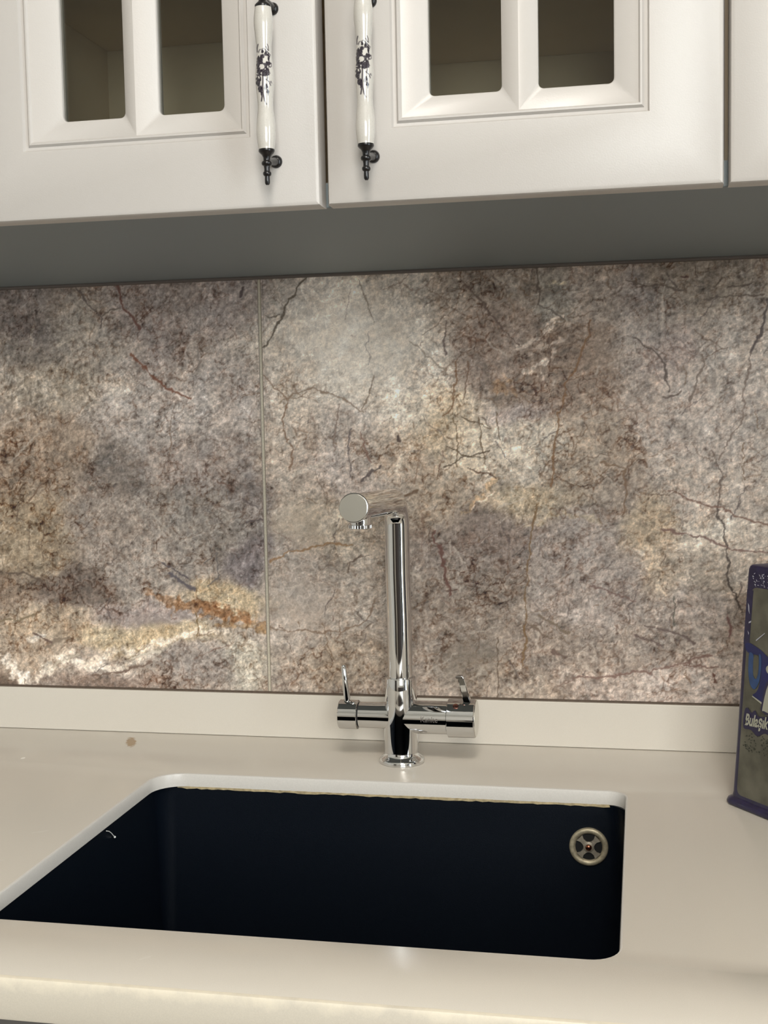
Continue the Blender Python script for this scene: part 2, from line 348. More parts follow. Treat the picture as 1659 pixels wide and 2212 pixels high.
def stone_color(X, Z):
    """sRGB 0..255 colours of the printed stone at wall points X, Z (metres)"""
    w1x = fbm(X, Z, 9, 5, 11); w1z = fbm(X, Z, 9, 5, 31)
    f1x = fbm(X, Z, 60, 3, 51); f1z = fbm(X, Z, 60, 3, 71)
    WX = X + 0.030 * w1x + 0.006 * f1x; WZ = Z + 0.026 * w1z + 0.006 * f1z
    num = np.zeros(X.shape + (3,)); den = np.full(X.shape, 0.02)
    num += 0.02 * np.array((150, 138, 127.0))
    for (u, v, ru, rv, c) in BLOBS:
        bx, bz = on_wall(u, v)
        sx, sz = ru * 0.00051, rv * 0.00051
        q = np.exp(-1.6 * (((WX - bx) / sx) ** 2 + ((WZ - bz) / sz) ** 2)) ** 1.0
        num += q[..., None] * np.array(c, float); den += q
    C = num / den[..., None]
    # streaks
    SX = X + 0.010 * w1x + 0.007 * f1x; SZ = Z + 0.010 * w1z + 0.007 * f1z
    brk = fbm(X, Z, 110, 3, 201)
    for pts, w, c, op in STREAKS:
        P = [on_wall(*p) for p in pts]
        d = poly_dist(SX, SZ, P) * 1000
        a = op * (1 - sstep(w * 0.45, w * 1.35, d + 2.2 * brk * w))
        C = C * (1 - a[..., None]) + a[..., None] * np.array(c, float)
    # mottling
    m1 = fbm(X, Z, 26, 5, 301, 0.66); m2 = fbm(X, Z, 170, 3, 341, 0.9); m4 = fbm(WX, WZ, 60, 4, 381, 0.75)
    calm = np.zeros(X.shape)
    for (u, v, ru, rv) in ((740, 730, 190, 130), (640, 1150, 80, 60), (650, 1300, 70, 70), (1010, 1420, 60, 50), (330, 1340, 80, 20)):
        bx, bz = on_wall(u, v); calm = np.maximum(calm, np.exp(-(((WX - bx) / (ru * .00051)) ** 2 + ((WZ - bz) / (rv * .00051)) ** 2) ** 1.5))
    busy = 1 - 0.6 * calm
    r1, r2_ = X * .86 + Z * .5, -X * .5 + Z * .86
    m5 = fbm(r1 * .32 + .01 * w1x, r2_ + .02 * w1z, 110, 4, 861, .75)
    p1, p2_ = X, Z * .22
    m6 = fbm(p1 + .006 * w1x, p2_, 150, 3, 901, .75) * sstep(-.1, .35, fbm(X, Z, 6, 2, 931))
    L = 1 + busy * (0.22 * m1 + 0.46 * m2 + 0.22 * m4 + 0.30 * m5 + 0.22 * m6)
    C = C * L[..., None]
    hue = fbm(X, Z, 40, 5, 421, .7)[..., None]
    C = C * (1 + hue * np.array((0.04, -0.01, -0.06)))
    g_ = C.mean(-1, keepdims=True) * np.array((1.085, 0.985, 0.93)); C = (g_ + 0.72 * (C - g_)) * 1.05
    # pale veinlets, brown hair cracks and flecks
    dens = sstep(-0.22, 0.25, fbm(X, Z, 8, 3, 461))
    for sc_, sd, amp, wid in ((30, 501, 34, 10), (70, 511, 30, 7)):
        n = np.abs(fbm(SX, SZ, sc_, 4, sd, .6)); k = np.clip(1 - n * wid, 0, 1) ** 1.5
        C = C + (k * amp * (1 - .7 * dens) * sstep(-.1, .3, fbm(X, Z, sc_ * .4, 2, sd + 5)))[..., None]
    for sc_, sd, amp, wid in ((13, 541, 46, 55), (26, 561, 50, 30), (48, 581, 48, 18), (90, 621, 40, 9)):
        n = np.abs(fbm(X + 0.006 * f1x, Z + 0.006 * f1z, sc_, 4, sd, .55))
        k = np.clip(1.15 - n * wid, 0, 1)
        gate = sstep(-0.06, 0.22, fbm(X, Z, sc_ * 0.45, 3, sd + 9)) * (0.45 + 0.55 * dens)
        gate = gate * (1 - .85 * calm)
        C = C - (k * amp * gate)[..., None] * np.array((0.86, 1.0, 1.06))
    sp = (1 - .8 * calm) * sstep(0.20, 0.40, fbm(X, Z, 170, 3, 661, .9)) * sstep(-0.25, 0.25, fbm(X, Z, 16, 3, 701))
    C = C - (sp * 44)[..., None] * np.array((0.9, 1.0, 1.03))
    wp = sstep(0.20, 0.42, fbm(X, Z, 150, 3, 741, .9)) * sstep(-0.2, 0.3, fbm(X, Z, 12, 3, 781))
    C = C + (wp * 34)[..., None]
    # drawn cracks
    f2x = fbm(X, Z, 240, 3, 811); f2z = fbm(X, Z, 240, 3, 831)
    VX = X + 0.005 * f1x + 0.0016 * f2x; VZ = Z + 0.005 * f1z + 0.0016 * f2z
    xg, zg = X[:, 0], Z[0, :]
    def stroke(P, w, c, op, soft=.75):
        px_ = [p[0] for p in P]; pz_ = [p[1] for p in P]
        i0, i1 = np.searchsorted(xg, (min(px_) - .010, max(px_) + .010)); j0, j1 = np.searchsorted(zg, (min(pz_) - .010, max(pz_) + .010))
        if i1 <= i0 or j1 <= j0: return
        sl = (slice(i0, i1), slice(j0, j1))
        d = poly_dist(VX[sl], VZ[sl], P) * 1000
        wv = w * (1.0 + 1.6 * brk[sl])
        a = op * (1 - sstep(wv * 0.35, wv + soft, d))
        C[sl] = C[sl] * (1 - a[..., None]) + a[..., None] * np.array(c, float)
    rs = random.Random(21)
    for k in range(950):                      # short random scratches of the print
        u, v = rs.uniform(-60, 1700), rs.uniform(560, 1540)
        if u < 575 and rs.random() < .55: continue
        if math.hypot((u - 740) / 170, (v - 730) / 120) < 1 and rs.random() < .8: continue
        th = math.radians(rs.choice((88, 80, 95, 35, 28, -35, -50, 10)) + rs.gauss(0, 9)); L_ = 8 + rs.random() ** 2.2 * 85
        P = [on_wall(u + math.cos(th) * L_ * q + rs.gauss(0, L_ * .03), v - math.sin(th) * L_ * q + rs.gauss(0, L_ * .03)) for q in (0, .33, .66, 1)]
        if rs.random() < .72: stroke(P, rs.uniform(.15, .5), rs.choice(((92, 74, 62), (104, 80, 60), (84, 74, 72), (112, 88, 78))), rs.uniform(.3, .75), .6)
        else: stroke(P, rs.uniform(.3, 1.0), (202, 190, 178), rs.uniform(.2, .5), 1.2)
    for pts, w, c in VEINS:
        stroke([on_wall(*p) for p in pts], w, c, .88)
    C = np.clip(C, 30, 235)
    # joint between the slabs
    g = np.abs(X - SEAM) * 1000
    C[g < 1.25] = (172, 164, 148)
    C[(g >= 1.25) & (g < 2.2)] = (118, 108, 98)
    return C

TILE_GAIN = 1.26
def grid_mesh(name, xs, zs, yfun, material, attr='stone', parent=None):
    X, Z = np.meshgrid(xs, zs, indexing='ij')
    Cc = stone_color(X, Z) / 255.0
    Cl = np.where(Cc <= 0.04045, Cc / 12.92, ((Cc + 0.055) / 1.055) ** 2.4) * TILE_GAIN
    nx, nz = len(xs), len(zs)
    co_ = np.stack([X, yfun(X, Z), Z], -1).reshape(-1, 3).astype(np.float32)
    idx = np.arange(nx * nz).reshape(nx, nz)
    q = np.stack([idx[:-1, :-1], idx[1:, :-1], idx[1:, 1:], idx[:-1, 1:]], -1).reshape(-1, 4).astype(np.int32)
    me = bpy.data.meshes.new(name)
    me.vertices.add(nx * nz); me.vertices.foreach_set('co', co_.ravel())
    me.loops.add(q.size); me.loops.foreach_set('vertex_index', q.ravel())
    me.polygons.add(len(q)); me.polygons.foreach_set('loop_start', np.arange(0, q.size, 4, dtype=np.int32))
    me.update(); me.validate()
    a = me.color_attributes.new(attr, 'FLOAT_COLOR', 'POINT')
    rgba = np.ones((nx * nz, 4), np.float32); rgba[:, :3] = Cl.reshape(-1, 3)
    a.data.foreach_set('color', rgba.ravel())
    me.materials.append(material)
    return me

# ------------------------------------------------------------------ the room
M_tile = attr_mat('polished_stone_slab', 'stone', 0.50, noise=(700, 0.16), spec=0.3)
xs = np.concatenate([np.arange(RX0, -1.02, 0.006), np.arange(-1.02, SEAM - 0.004, 0.0009), np.arange(SEAM - 0.004, SEAM + 0.004, 0.0004),
                     np.arange(SEAM + 0.004, 0.36, 0.0009), np.arange(0.36, RX1 + 0.006, 0.006)])
zs = np.arange(0.9515, 1.43, 0.0009)
me = grid_mesh('wall_back', xs, zs, lambda X, Z: np.where(np.abs(X - SEAM) < 0.0014, 0.0008, 0.0), M_tile)
bm = bmesh.new(); bm.from_mesh(me)
box(bm, RX0 - .12, RX1 + .12, 0.0016, 0.14, 0.0, RZ1, mi=1)
bm.to_mesh(me); bm.free()
me.materials.append(M_wall)
wb = bpy.data.objects.new('wall_back', me); COL.objects.link(wb); struct(wb)

struct(obj('floor', box(bmesh.new(), RX0 - .12, RX1 + .12, RY0 - .12, .14, -.1, 0), M_floor))
struct(obj('ceiling', box(bmesh.new(), RX0 - .12, RX1 + .12, RY0 - .12, .14, RZ1, RZ1 + .1), M_ceil))
struct(obj('wall_left', box(bmesh.new(), RX0 - .12, RX0, RY0, 0.0016, 0, RZ1), M_wall))
bm = bmesh.new()                                   # rear wall with a dark doorway
DX0, DX1 = -2.15, -1.30
box(bm, RX0 - .12, DX0, RY0 - .12, RY0, 0, RZ1); box(bm, DX1, FILLWIN[0], RY0 - .12, RY0, 0, RZ1); box(bm, FILLWIN[1], RX1 + .12, RY0 - .12, RY0, 0, RZ1)
box(bm, FILLWIN[0], FILLWIN[1], RY0 - .12, RY0, 0, FILLWIN[2]); box(bm, FILLWIN[0], FILLWIN[1], RY0 - .12, RY0, FILLWIN[3], RZ1)
box(bm, DX0, DX1, RY0 - .12, RY0, 2.05, RZ1)
struct(obj('wall_rear', bm, M_wall))
struct(obj('door_1', box(bmesh.new(), DX0, DX1, RY0 - .08, RY0 - .04, 0, 2.05, bev=.003), M_door))
bm = bmesh.new()
for a, b in ((FILLWIN[0], FILLWIN[0] + .07), ((FILLWIN[0] + FILLWIN[1]) / 2 - .04, (FILLWIN[0] + FILLWIN[1]) / 2 + .04), (FILLWIN[1] - .07, FILLWIN[1])):
    box(bm, a, b, RY0 - .07, RY0 - .02, FILLWIN[2], FILLWIN[3], bev=.004)
for a, b in ((FILLWIN[2], FILLWIN[2] + .08), (FILLWIN[3] - .07, FILLWIN[3])):
    box(bm, FILLWIN[0] + .07, FILLWIN[1] - .07, RY0 - .068, RY0 - .022, a, b, bev=.004)
d2_ = struct(obj('fill_window_2', bm, M_frame))  # added rear window, out of view, frames the frontal fill
obj('window_pane', box(bmesh.new(), FILLWIN[0] + .06, FILLWIN[1] - .06, RY0 - .047, RY0 - .043, FILLWIN[2] + .06, FILLWIN[3] - .06), M_winglass, d2_)
bm = bmesh.new()
y0, y1, z0, z1 = WIN
box(bm, RX1, RX1 + .12, RY0, y0, 0, RZ1); box(bm, RX1, RX1 + .12, y1, 0.0016, 0, RZ1)
box(bm, RX1, RX1 + .12, y0, y1, 0, z0); box(bm, RX1, RX1 + .12, y0, y1, z1, RZ1)
struct(obj('wall_right', bm, M_wall))
bm = bmesh.new()
for a, b in ((y0, y0 + .05), ((y0 + y1) / 2 - .03, (y0 + y1) / 2 + .03), (y1 - .05, y1)):
    box(bm, RX1 + .01, RX1 + .06, a, b, z0, z1, bev=.004)
box(bm, RX1 + .012, RX1 + .058, y0 + .05, y1 - .05, z0, z0 + .05, bev=.004); box(bm, RX1 + .012, RX1 + .058, y0 + .05, y1 - .05, z1 - .05, z1, bev=.004)
wf = struct(obj('window_1', bm, M_frame))
obj('window_pane', box(bmesh.new(), RX1 + .03, RX1 + .034, y0 + .04, y1 - .04, z0 + .04, z1 - .04), M_winglass, wf)
bm = bmesh.new()                                   # unseen dark furniture, added to darken the reflection in the chrome
sb0 = thing('added_sideboard', (.45, RY0 + .3, 0), 'added dark cabinet behind the viewer, darkens the reflection in the chrome', 'added_sideboard')
box(bm, -.55, 1.50, RY0 + .001, RY0 + .52, .08, .98, bev=.004); box(bm, -.53, 1.48, RY0 + .02, RY0 + .47, 0, .08)
obj('body', bm, M_door, sb0)
obj('countertop', box(bmesh.new(), -.57, 1.52, RY0 + .001, RY0 + .55, .981, 1.01, bev=.004), M_door, sb0)
for k in range(4):
    dd = obj('door', box(bmesh.new(), -.54 + k * .51, -.04 + k * .51, RY0 + .521, RY0 + .540, .10, .965, bev=.004), M_door, sb0)
    obj('knob', lathe(bmesh.new(), [(.006, 0), (.005, .012), (.013, .018), (.013, .026), (.006, .030)], (-.10 + k * .51, RY0 + .540, .70), (0, 1, 0), 24), M_black, dd, smooth=40)
bm = bmesh.new()
lathe(bm, [(.25, RZ1), (.25, RZ1 - .05), (.235, RZ1 - .07), (.2, RZ1 - .08)], (LX, LY, 0), (0, 0, 1), 48)
tag(obj('added_ceiling_lamp', bm, M_frame, smooth=40), 'added round white lamp on the unseen ceiling, lights the worktop from above', 'lamp')

# ------------------------------------------------------------------ worktop with its upstand and the sink opening
YF = -0.6195
WX0, WX1 = RX0 + .001, RX1 - .001
OX0, OX1, OY0, OY1 = -0.4885, -0.0160, -0.5300, -0.1560
bm = bmesh.new()
def loop(pts, z): return [bm.verts.new((x, y, z)) for x, y in pts]
NR = 8
RC = (.020, .017, .030, .020)               # front right, back right, back left, front left corner radii
def hole(d): return rrect(OX0 - d, OX1 + d, OY0 - d, OY1 + d, [r + d for r in RC], NR)
E2 = 0.002
tops = []
for (d, z) in ((E2, CZ), (E2 * .3, CZ - E2 * .3), (0, CZ - E2), (0, CZ - .0135)):
    tops.append(loop(hole(d), z))
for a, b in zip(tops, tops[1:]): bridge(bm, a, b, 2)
zb = CZ - 0.0135
# outer rectangle points matched to the hole loop
def outer(inset):
    x0, x1, ya, yb = WX0, WX1, YF + inset, -0.0005
    P = []
    h = hole(E2); n = NR + 1
    cs = [(x1, ya), (x1, yb), (x0, yb), (x0, ya)]
    for c in range(4):
        for k in range(n):
            P.append(cs[c])
    return P
cor = [bm.verts.new((x, y, CZ)) for x, y in ((WX1, YF + .003), (WX1, -0.0005), (WX0, -0.0005), (WX0, YF + .003))]
n = NR + 1
def fan(cv, ring):
    for c in range(4):
        for k in range(n - 1):
            bm.faces.new((cv[c], ring[c * n + k], ring[c * n + k + 1]))
        k = c * n + n - 1
        bm.faces.new((cv[c], ring[k], ring[(k + 1) % (4 * n)], cv[(c + 1) % 4]))
fan(cor, tops[0])
cor2 = [bm.verts.new((x, y, zb)) for x, y in ((WX1, YF + .012), (WX1, -0.0005), (WX0, -0.0005), (WX0, YF + .012))]
fan(cor2, tops[-1])
# front nosing, 30 mm deep
prof = [(YF + .003, CZ), (YF + .0009, CZ - .0009), (YF, CZ - .003), (YF, CZ - .028), (YF + .0006, CZ - .0295), (YF + .002, CZ - .030), (YF + .012, CZ - .030), (YF + .012, zb)]
A = [cor[3]] + [bm.verts.new((WX0, y, z)) for y, z in prof[1:-1]] + [cor2[3]]
B = [cor[0]] + [bm.verts.new((WX1, y, z)) for y, z in prof[1:-1]] + [cor2[0]]
for i in range(len(prof) - 1):
    f = bm.faces.new((A[i], A[i + 1], B[i + 1], B[i])); f.material_index = 1
bm.faces.new((cor[1], cor[2], cor2[2], cor2[1]))
bm.faces.new(A + [cor2[2], cor[2]]); bm.faces.new(B + [cor2[1], cor[1]])
# stone material with its own stains: brown ring spot, crumbs of plaster dust, streaks and worn front arris
def stone_with_marks():
    m = M_stone; nt = m.node_tree; b = nt.nodes['Principled BSDF']
    src = b.inputs['Base Color'].links[0].from_socket
    tc = nt.nodes.new('ShaderNodeTexCoord')
    n = nt.nodes.new('ShaderNodeTexNoise'); n.inputs['Scale'].default_value = 260; n.inputs['Detail'].default_value = 4
    nt.links.new(tc.outputs['Object'], n.inputs['Vector'])
    def spot(src, center, radii, color, rot=0.0, edge=0.5, opacity=1.0):
        mp = nt.nodes.new('ShaderNodeMapping'); mp.vector_type = 'TEXTURE'
        mp.inputs['Location'].default_value = (center[0], center[1], center[2])
        mp.inputs['Rotation'].default_value = (0, 0, rot); mp.inputs['Scale'].default_value = radii
        nt.links.new(tc.outputs['Object'], mp.inputs['Vector'])
        ln = nt.nodes.new('ShaderNodeVectorMath'); ln.operation = 'LENGTH'; nt.links.new(mp.outputs[0], ln.inputs[0])
        ad = nt.nodes.new('ShaderNodeMath'); ad.operation = 'MULTIPLY_ADD'; nt.links.new(n.outputs['Fac'], ad.inputs[0]); ad.inputs[1].default_value = edge * 3
        nt.links.new(ln.outputs['Value'], ad.inputs[2])
        r = nt.nodes.new('ShaderNodeMapRange'); r.inputs['From Min'].default_value = 0.7 + edge * 1.5; r.inputs['From Max'].default_value = 1.0 + edge * 1.5
        r.inputs['To Min'].default_value = opacity; r.inputs['To Max'].default_value = 0
        nt.links.new(ad.outputs[0], r.inputs['Value'])
        mx = nt.nodes.new('ShaderNodeMixRGB'); nt.links.new(r.outputs['Result'], mx.inputs[0]); nt.links.new(src, mx.inputs[1]); mx.inputs[2].default_value = lin(color)
        return mx.outputs[0]
    s = src
    s = spot(s, (-.567, -.046, CZ), (.0062, .024, .02), (158, 126, 84), rot=.41, edge=.35, opacity=.95)
    s = spot(s, (-.6585, -.1250, CZ), (.0026, .004, .01), (238, 234, 226), edge=.15)
    s = spot(s, (-.5262, -.347, CZ), (.009, .0022, .01), (214, 208, 198), rot=.6, edge=.6, opacity=.7)
    s = spot(s, (-.5290, -.419, CZ), (.009, .002, .01), (212, 206, 196), rot=.3, edge=.7, opacity=.6)
    s = spot(s, (-.5220, -.470, CZ), (.010, .002, .01), (214, 208, 198), rot=.1, edge=.7, opacity=.6)
    s = spot(s, (-.3315, -.5770, CZ), (.006, .0016, .01), (214, 208, 198), rot=.9, edge=.5, opacity=.7)
    nt.links.new(s, b.inputs['Base Color'])
def toned_edge_with_wear():
    """front edge of the same stone, toned darker against strong frontal light, with a ragged lime-stained arris"""
    m = mat('quartz_front_edge', (186, 178, 164), 0.45, noise=(1200, 0.05)); nt = m.node_tree; b = nt.nodes['Principled BSDF']
    s = b.inputs['Base Color'].links[0].from_socket
    tc = nt.nodes.new('ShaderNodeTexCoord')
    sep = nt.nodes.new('ShaderNodeSeparateXYZ'); nt.links.new(tc.outputs['Object'], sep.inputs[0])
    n2 = nt.nodes.new('ShaderNodeTexNoise'); n2.inputs['Scale'].default_value = 38; n2.inputs['Detail'].default_value = 6; n2.inputs['Roughness'].default_value = .7
    nt.links.new(tc.outputs['Object'], n2.inputs['Vector'])
    ma = nt.nodes.new('ShaderNodeMath'); ma.operation = 'MULTIPLY_ADD'; nt.links.new(n2.outputs['Fac'], ma.inputs[0]); ma.inputs[1].default_value = -0.026; nt.links.new(sep.outputs['Z'], ma.inputs[2])
    r = nt.nodes.new('ShaderNodeMapRange'); r.inputs['From Min'].default_value = CZ - .021; r.inputs['From Max'].default_value = CZ - .012; r.inputs['To Max'].default_value = .75
    nt.links.new(ma.outputs[0], r.inputs['Value'])
    mx = nt.nodes.new('ShaderNodeMixRGB'); nt.links.new(r.outputs['Result'], mx.inputs[0]); nt.links.new(s, mx.inputs[1]); mx.inputs[2].default_value = lin((214, 204, 184))
    nt.links.new(mx.outputs[0], b.inputs['Base Color'])
    return m
M_edge = toned_edge_with_wear()  # same quartz with its colour darkened to offset the strong frontal light
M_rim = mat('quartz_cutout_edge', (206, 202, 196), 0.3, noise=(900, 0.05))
stone_with_marks()
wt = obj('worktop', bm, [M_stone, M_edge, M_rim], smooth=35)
tag(wt, 'beige stone worktop around the black sink, worn along its front edge', 'worktop')
up = obj('upstand', box(bmesh.new(), WX0, WX1, -.0045, .0010, CZ + .0004, .9498, bev=.0006), M_upstand, wt)
sb_ = obj('sealant_bead', box(bmesh.new(), WX0, WX1, -.0012, .0010, .9498, .9520), M_bead, wt)
sb_['label'] = 'thin brown line of sealant between stone strip and tiles'

# ------------------------------------------------------------------ sink
bm = bmesh.new()
zr = CZ - .0137; DEP = .205
def bl(d, r, z): return loop(rrect(OX0 - .0015 + d, OX1 + .0015 - d, OY0 - .0015 + d, OY1 + .0015 - d, r, NR), z)
R = [bl(-.022, .03, zr - .006), bl(-.022, .03, zr), bl(0, .026, zr), bl(.0005, .018, zr - .012), bl(.004, .011, zr - DEP + .03), bl(.008, .012, zr - DEP + .012), bl(.018, .016, zr - DEP + .002), bl(.03, .02, zr - DEP)]
for a, b in zip(R, R[1:]): bridge(bm, a, b)
bm.faces.new(R[-1])
R2 = [bl(-.022, .03, zr - .006), bl(-.006, .025, zr - .006), bl(-.004, .025, zr - DEP - .004)]
for a, b in zip(R2, R2[1:]): bridge(bm, a, b)
bm.faces.new(R2[-1])
sink = thing('kitchen_sink', ((OX0 + OX1) / 2, (OY0 + OY1) / 2, zr - DEP), 'black undermount sink bowl set below the beige worktop', 'sink')
obj('bowl', bm, M_sink, sink, smooth=40)
# overflow rosette on the back wall of the bowl
ov = thing('tmp', (0, 0, 0), '', ''); bpy.data.objects.remove(ov)
OC = Vector((-.0513, OY1 + .0005, .8443))
bm = bmesh.new()
lathe(bm, [(.0187, -.0005), (.0187, .0014), (.0180, .0026), (.0168, .0031), (.0150, .0030), (.0138, .0022), (.0128, .0004), (.0124, -.0004)], OC, (0, -1, 0), 56, caps=False)
ring = obj('overflow_ring', bm, M_steel, sink, smooth=60); ring['label'] = 'round steel overflow rosette in the back of the bowl'
bm = bmesh.new()
lathe(bm, [(.0123, .0002), (.0123, .0007)], OC, (0, -1, 0), 40)
obj('overflow_opening', bm, M_hole, ring)
bm = bmesh.new()
for k in range(4):                                 # four spokes with waisted sides
    a = math.radians(45 + 90 * k)
    e = Vector((math.cos(a), 0, math.sin(a))); s_ = Vector((-math.sin(a), 0, math.cos(a)))
    P = [(.003, .0035), (.006, .0022), (.009, .0021), (.0124, .0038)]
    lo = [OC + e * r + s_ * w + Vector((0, -.0006, 0)) for r, w in P] + [OC + e * r - s_ * w + Vector((0, -.0006, 0)) for r, w in reversed(P)]
    v1 = [bm.verts.new(p) for p in lo]; v2 = [bm.verts.new(p + Vector((0, -.0016, 0))) for p in lo]
    bm.faces.new(v2); bridge(bm, v1, v2)
lathe(bm, [(.0052, .0006), (.0052, .0022), (.004, .003)], OC, (0, -1, 0), 32)
sp_ = obj('overflow_spider', bm, mat('dull_spider_metal', (150, 142, 128), .5, metal=.5, noise=(300, .3)), ring, smooth=40)
bm = bmesh.new()
lathe(bm, [(.0031, .0028), (.0031, .0038), (.0022, .0048), (.0008, .0052)], OC, (0, -1, 0), 28)
obj('overflow_screw', bm, mat('reddish_screw', (150, 96, 76), .25, metal=1.0), ring, smooth=50)
# dried mastic under the stone edge at the back
bm = bmesh.new(); rnd = random.Random(4)
x = -.470; prev = None
while x < -.022:
    w = .0010 + .0010 * rnd.random(); h = .0014 + .0012 * rnd.random()
    t = [bm.verts.new((x, OY1 + .0015 - w, zr + .0004)), bm.verts.new((x, OY1 + .0012 - w * .8, zr - h)), bm.verts.new((x, OY1 + .002, zr - h * 1.1)), bm.verts.new((x, OY1 + .002, zr + .0004))]
    if prev:
        for i in range(4): bm.faces.new((prev[i], prev[(i + 1) % 4], t[(i + 1) % 4], t[i]))
    else: bm.faces.new(t)
    prev = t; x += .0035 + .004 * rnd.random()
bm.faces.new(prev)
gk = obj('mastic_bead', bm, mat('yellowed_mastic', (172, 156, 122), .6, noise=(160, .35)), sink)
gk['label'] = 'ragged yellowed mastic under the back edge of the stone'
# fibre and crumb stuck to the left wall of the bowl
bm = bmesh.new()
def left_wall(u, v):
    d = ray(u, v); t = (OX0 + .0012 - CAM.x) / d.x; return CAM + d * t
pts = [left_wall(u, v) for u, v in ((230, 1795), (236, 1796), (241, 1800), (245, 1805), (248, 1808))]
tube(bm, pts, .0004, 8)
bmesh.ops.create_icosphere(bm, subdivisions=2, radius=.0011, matrix=Matrix.Translation(pts[-1]))
tag(obj('thread', bm, mat('white_fibre', (225, 225, 222), .8)), 'short curled white thread on the left wall of the black sink', 'thread')

# ------------------------------------------------------------------ faucet
FX, FY = -.2480, -.0825
fau = thing('kitchen_faucet', (FX, FY, CZ), 'tall chrome kitchen mixer tap standing on the worktop behind the sink', 'faucet')
bm = bmesh.new()
lathe(bm, [(.0236, 0.0004), (.0238, .0022), (.0234, .0042), (.0218, .0058), (.0198, .0072), (.0184, .0094), (.0180, .0125), (.0180, .040), (.0178, .052), (.0168, .066), (.0162, .078), (.0160, .0895), (.0155, .0905), (.0128, .0907)],
      (FX, FY, CZ), (0, 0, 1), 72)
lathe(bm, [(.0150, 0), (.0143, .010), (.0136, .024), (.0135, .044)], (FX, FY, .9489), (-1, 0, 0), 56)
lathe(bm, [(.0172, 0), (.0172, .012), (.0171, .0495)], (FX, FY, .9483), (1, 0, 0), 64)
obj('body', bm, M_chrome, fau, smooth=38)
def cap(x_in, x_out, r, z, sgn):
    b = bmesh.new(); L = abs(x_out - x_in)
    lathe(b, [(r - .0012, 0), (r, .0008), (r, L - .0008), (r - .0008, L)], (x_in, FY, z), (sgn, 0, 0), 64)
    return b
cl = obj('valve_cap', cap(-.2932, -.3140, .0152, .9489, -1), M_chrome, fau, smooth=38)
bm = bmesh.new(); lathe(bm, [(.0130, 0), (.0130, .002)], (-.2918, FY, .9489), (-1, 0, 0), 48)
obj('joint_ring', bm, M_blackgap, fau, smooth=30)
cr = obj('valve_cap', cap(-.1980, -.1690, .0200, .9483, 1), M_chrome, fau, smooth=38)
# flat satin face of the right cap
bm = bmesh.new(); lathe(bm, [(.0190, 0), (.0188, .0006)], (-.1690, FY, .9483), (1, 0, 0), 48)
obj('cap_disc', bm, M_chrome_dull, cr, smooth=30)
# levers
bm = bmesh.new()
tube(bm, [(-.3055, FY, .9610), (-.3062, FY - .0005, .9720), (-.3075, FY - .001, .986), (-.3087, FY - .001, 1.0005), (-.3089, FY - .001, 1.0018)], [.0035, .0034, .0031, .0028, .0018], 24)
l1 = obj('lever', bm, M_chrome, cl, smooth=40)
bm = bmesh.new()
secs = [(-.1765, .9640, .0036, .0034), (-.1785, .9720, .0034, .0034), (-.1812, .9830, .0032, .0030), (-.1832, .9905, .0032, .0028), (-.1842, .9935, .0028, .0026)]
prev = None
for x, z, a, b in secs:
    yc = FY - .004
    t = [bm.verts.new(p) for p in ((x - a, yc - b, z - a * .2), (x + a, yc - b, z + a * .2), (x + a, yc + b, z + a * .2), (x - a, yc + b, z - a * .2))]
    if prev:
        for i in range(4): bm.faces.new((prev[i], prev[(i + 1) % 4], t[(i + 1) % 4], t[i]))
    else: bm.faces.new(t)
    prev = t
bm.faces.new(prev)
box(bm, -.1885, -.1822, FY - .0085, FY + .0005, .9912, .9942)
bmesh.ops.bevel(bm, geom=list(bm.edges), offset=.0006, segments=2, affect='EDGES')
obj('lever', bm, M_chrome, cr, smooth=40)
# grub screw plugs beside the levers
bm = bmesh.new(); lathe(bm, [(.0030, 0), (.0030, .0010), (.0022, .0016)], (-.2990, FY - .005, .9627), (0, -.28, .96), 24)
obj('screw_plug', bm, M_chrome, cl, smooth=40)
bm = bmesh.new(); lathe(bm, [(.0030, 0), (.0030, .0012), (.0020, .0016)], (-.1882, FY - .0125, .9632), (0, -.62, .78), 24)
obj('screw_plug', bm, mat('coppery_plug', (170, 120, 110), .15, metal=1.0), cr, smooth=40)
# spout: riser, tight bend, arm towards the room
SX = FX - .0008
bm = bmesh.new()
R_ = .0128; zt = 1.1765; br = .026
pts = [(FX, FY, .988), (FX, FY, 1.05), (SX, FY, 1.10), (SX, FY, zt - br)]
for k in range(1, 13):
    a = math.radians(90 * k / 12)
    pts.append((SX, FY - br + br * math.cos(a), zt - br + br * math.sin(a)))
pts += [(SX + .0000, FY - .06, zt + .0014), (SX + .0008, FY - .12, zt + .0036), (SX + .0018, FY - .1975, zt + .0068)]
tube(bm, pts, R_, 64)
spt = obj('spout', bm, M_chrome, fau, smooth=45)
ex, ey, ez = SX + .0018, FY - .1975, zt + .0068
ax = Vector((.0016, -.12, .0048)).normalized()
bm = bmesh.new()
lathe(bm, [(.0118, 0), (.0118, .0012), (.0131, .0014), (.0133, .0022), (.0133, .0062), (.0128, .0070)], (ex, ey, ez), ax, 64)
obj('spout_head', bm, M_chrome, spt, smooth=38)
bm = bmesh.new()
fc = Vector((ex, ey, ez)) + ax * .0069
lathe(bm, [(.0127, 0), (.0127, .0008), (.0122, .0011)], fc, ax, 64)
ec = obj('end_disc', bm, M_chrome_dull, spt, smooth=30); ec['label'] = 'flat satin disc closing the spout'
bm = bmesh.new()
ac = Vector((ex, ey, ez)) - ax * .0190
lathe(bm, [(.0098, -.008), (.0098, -.0148), (.0092, -.0150), (.0092, -.0160), (.0100, -.0162), (.0100, -.0190), (.0090, -.0196)], ac, (0, 0, 1), 48)
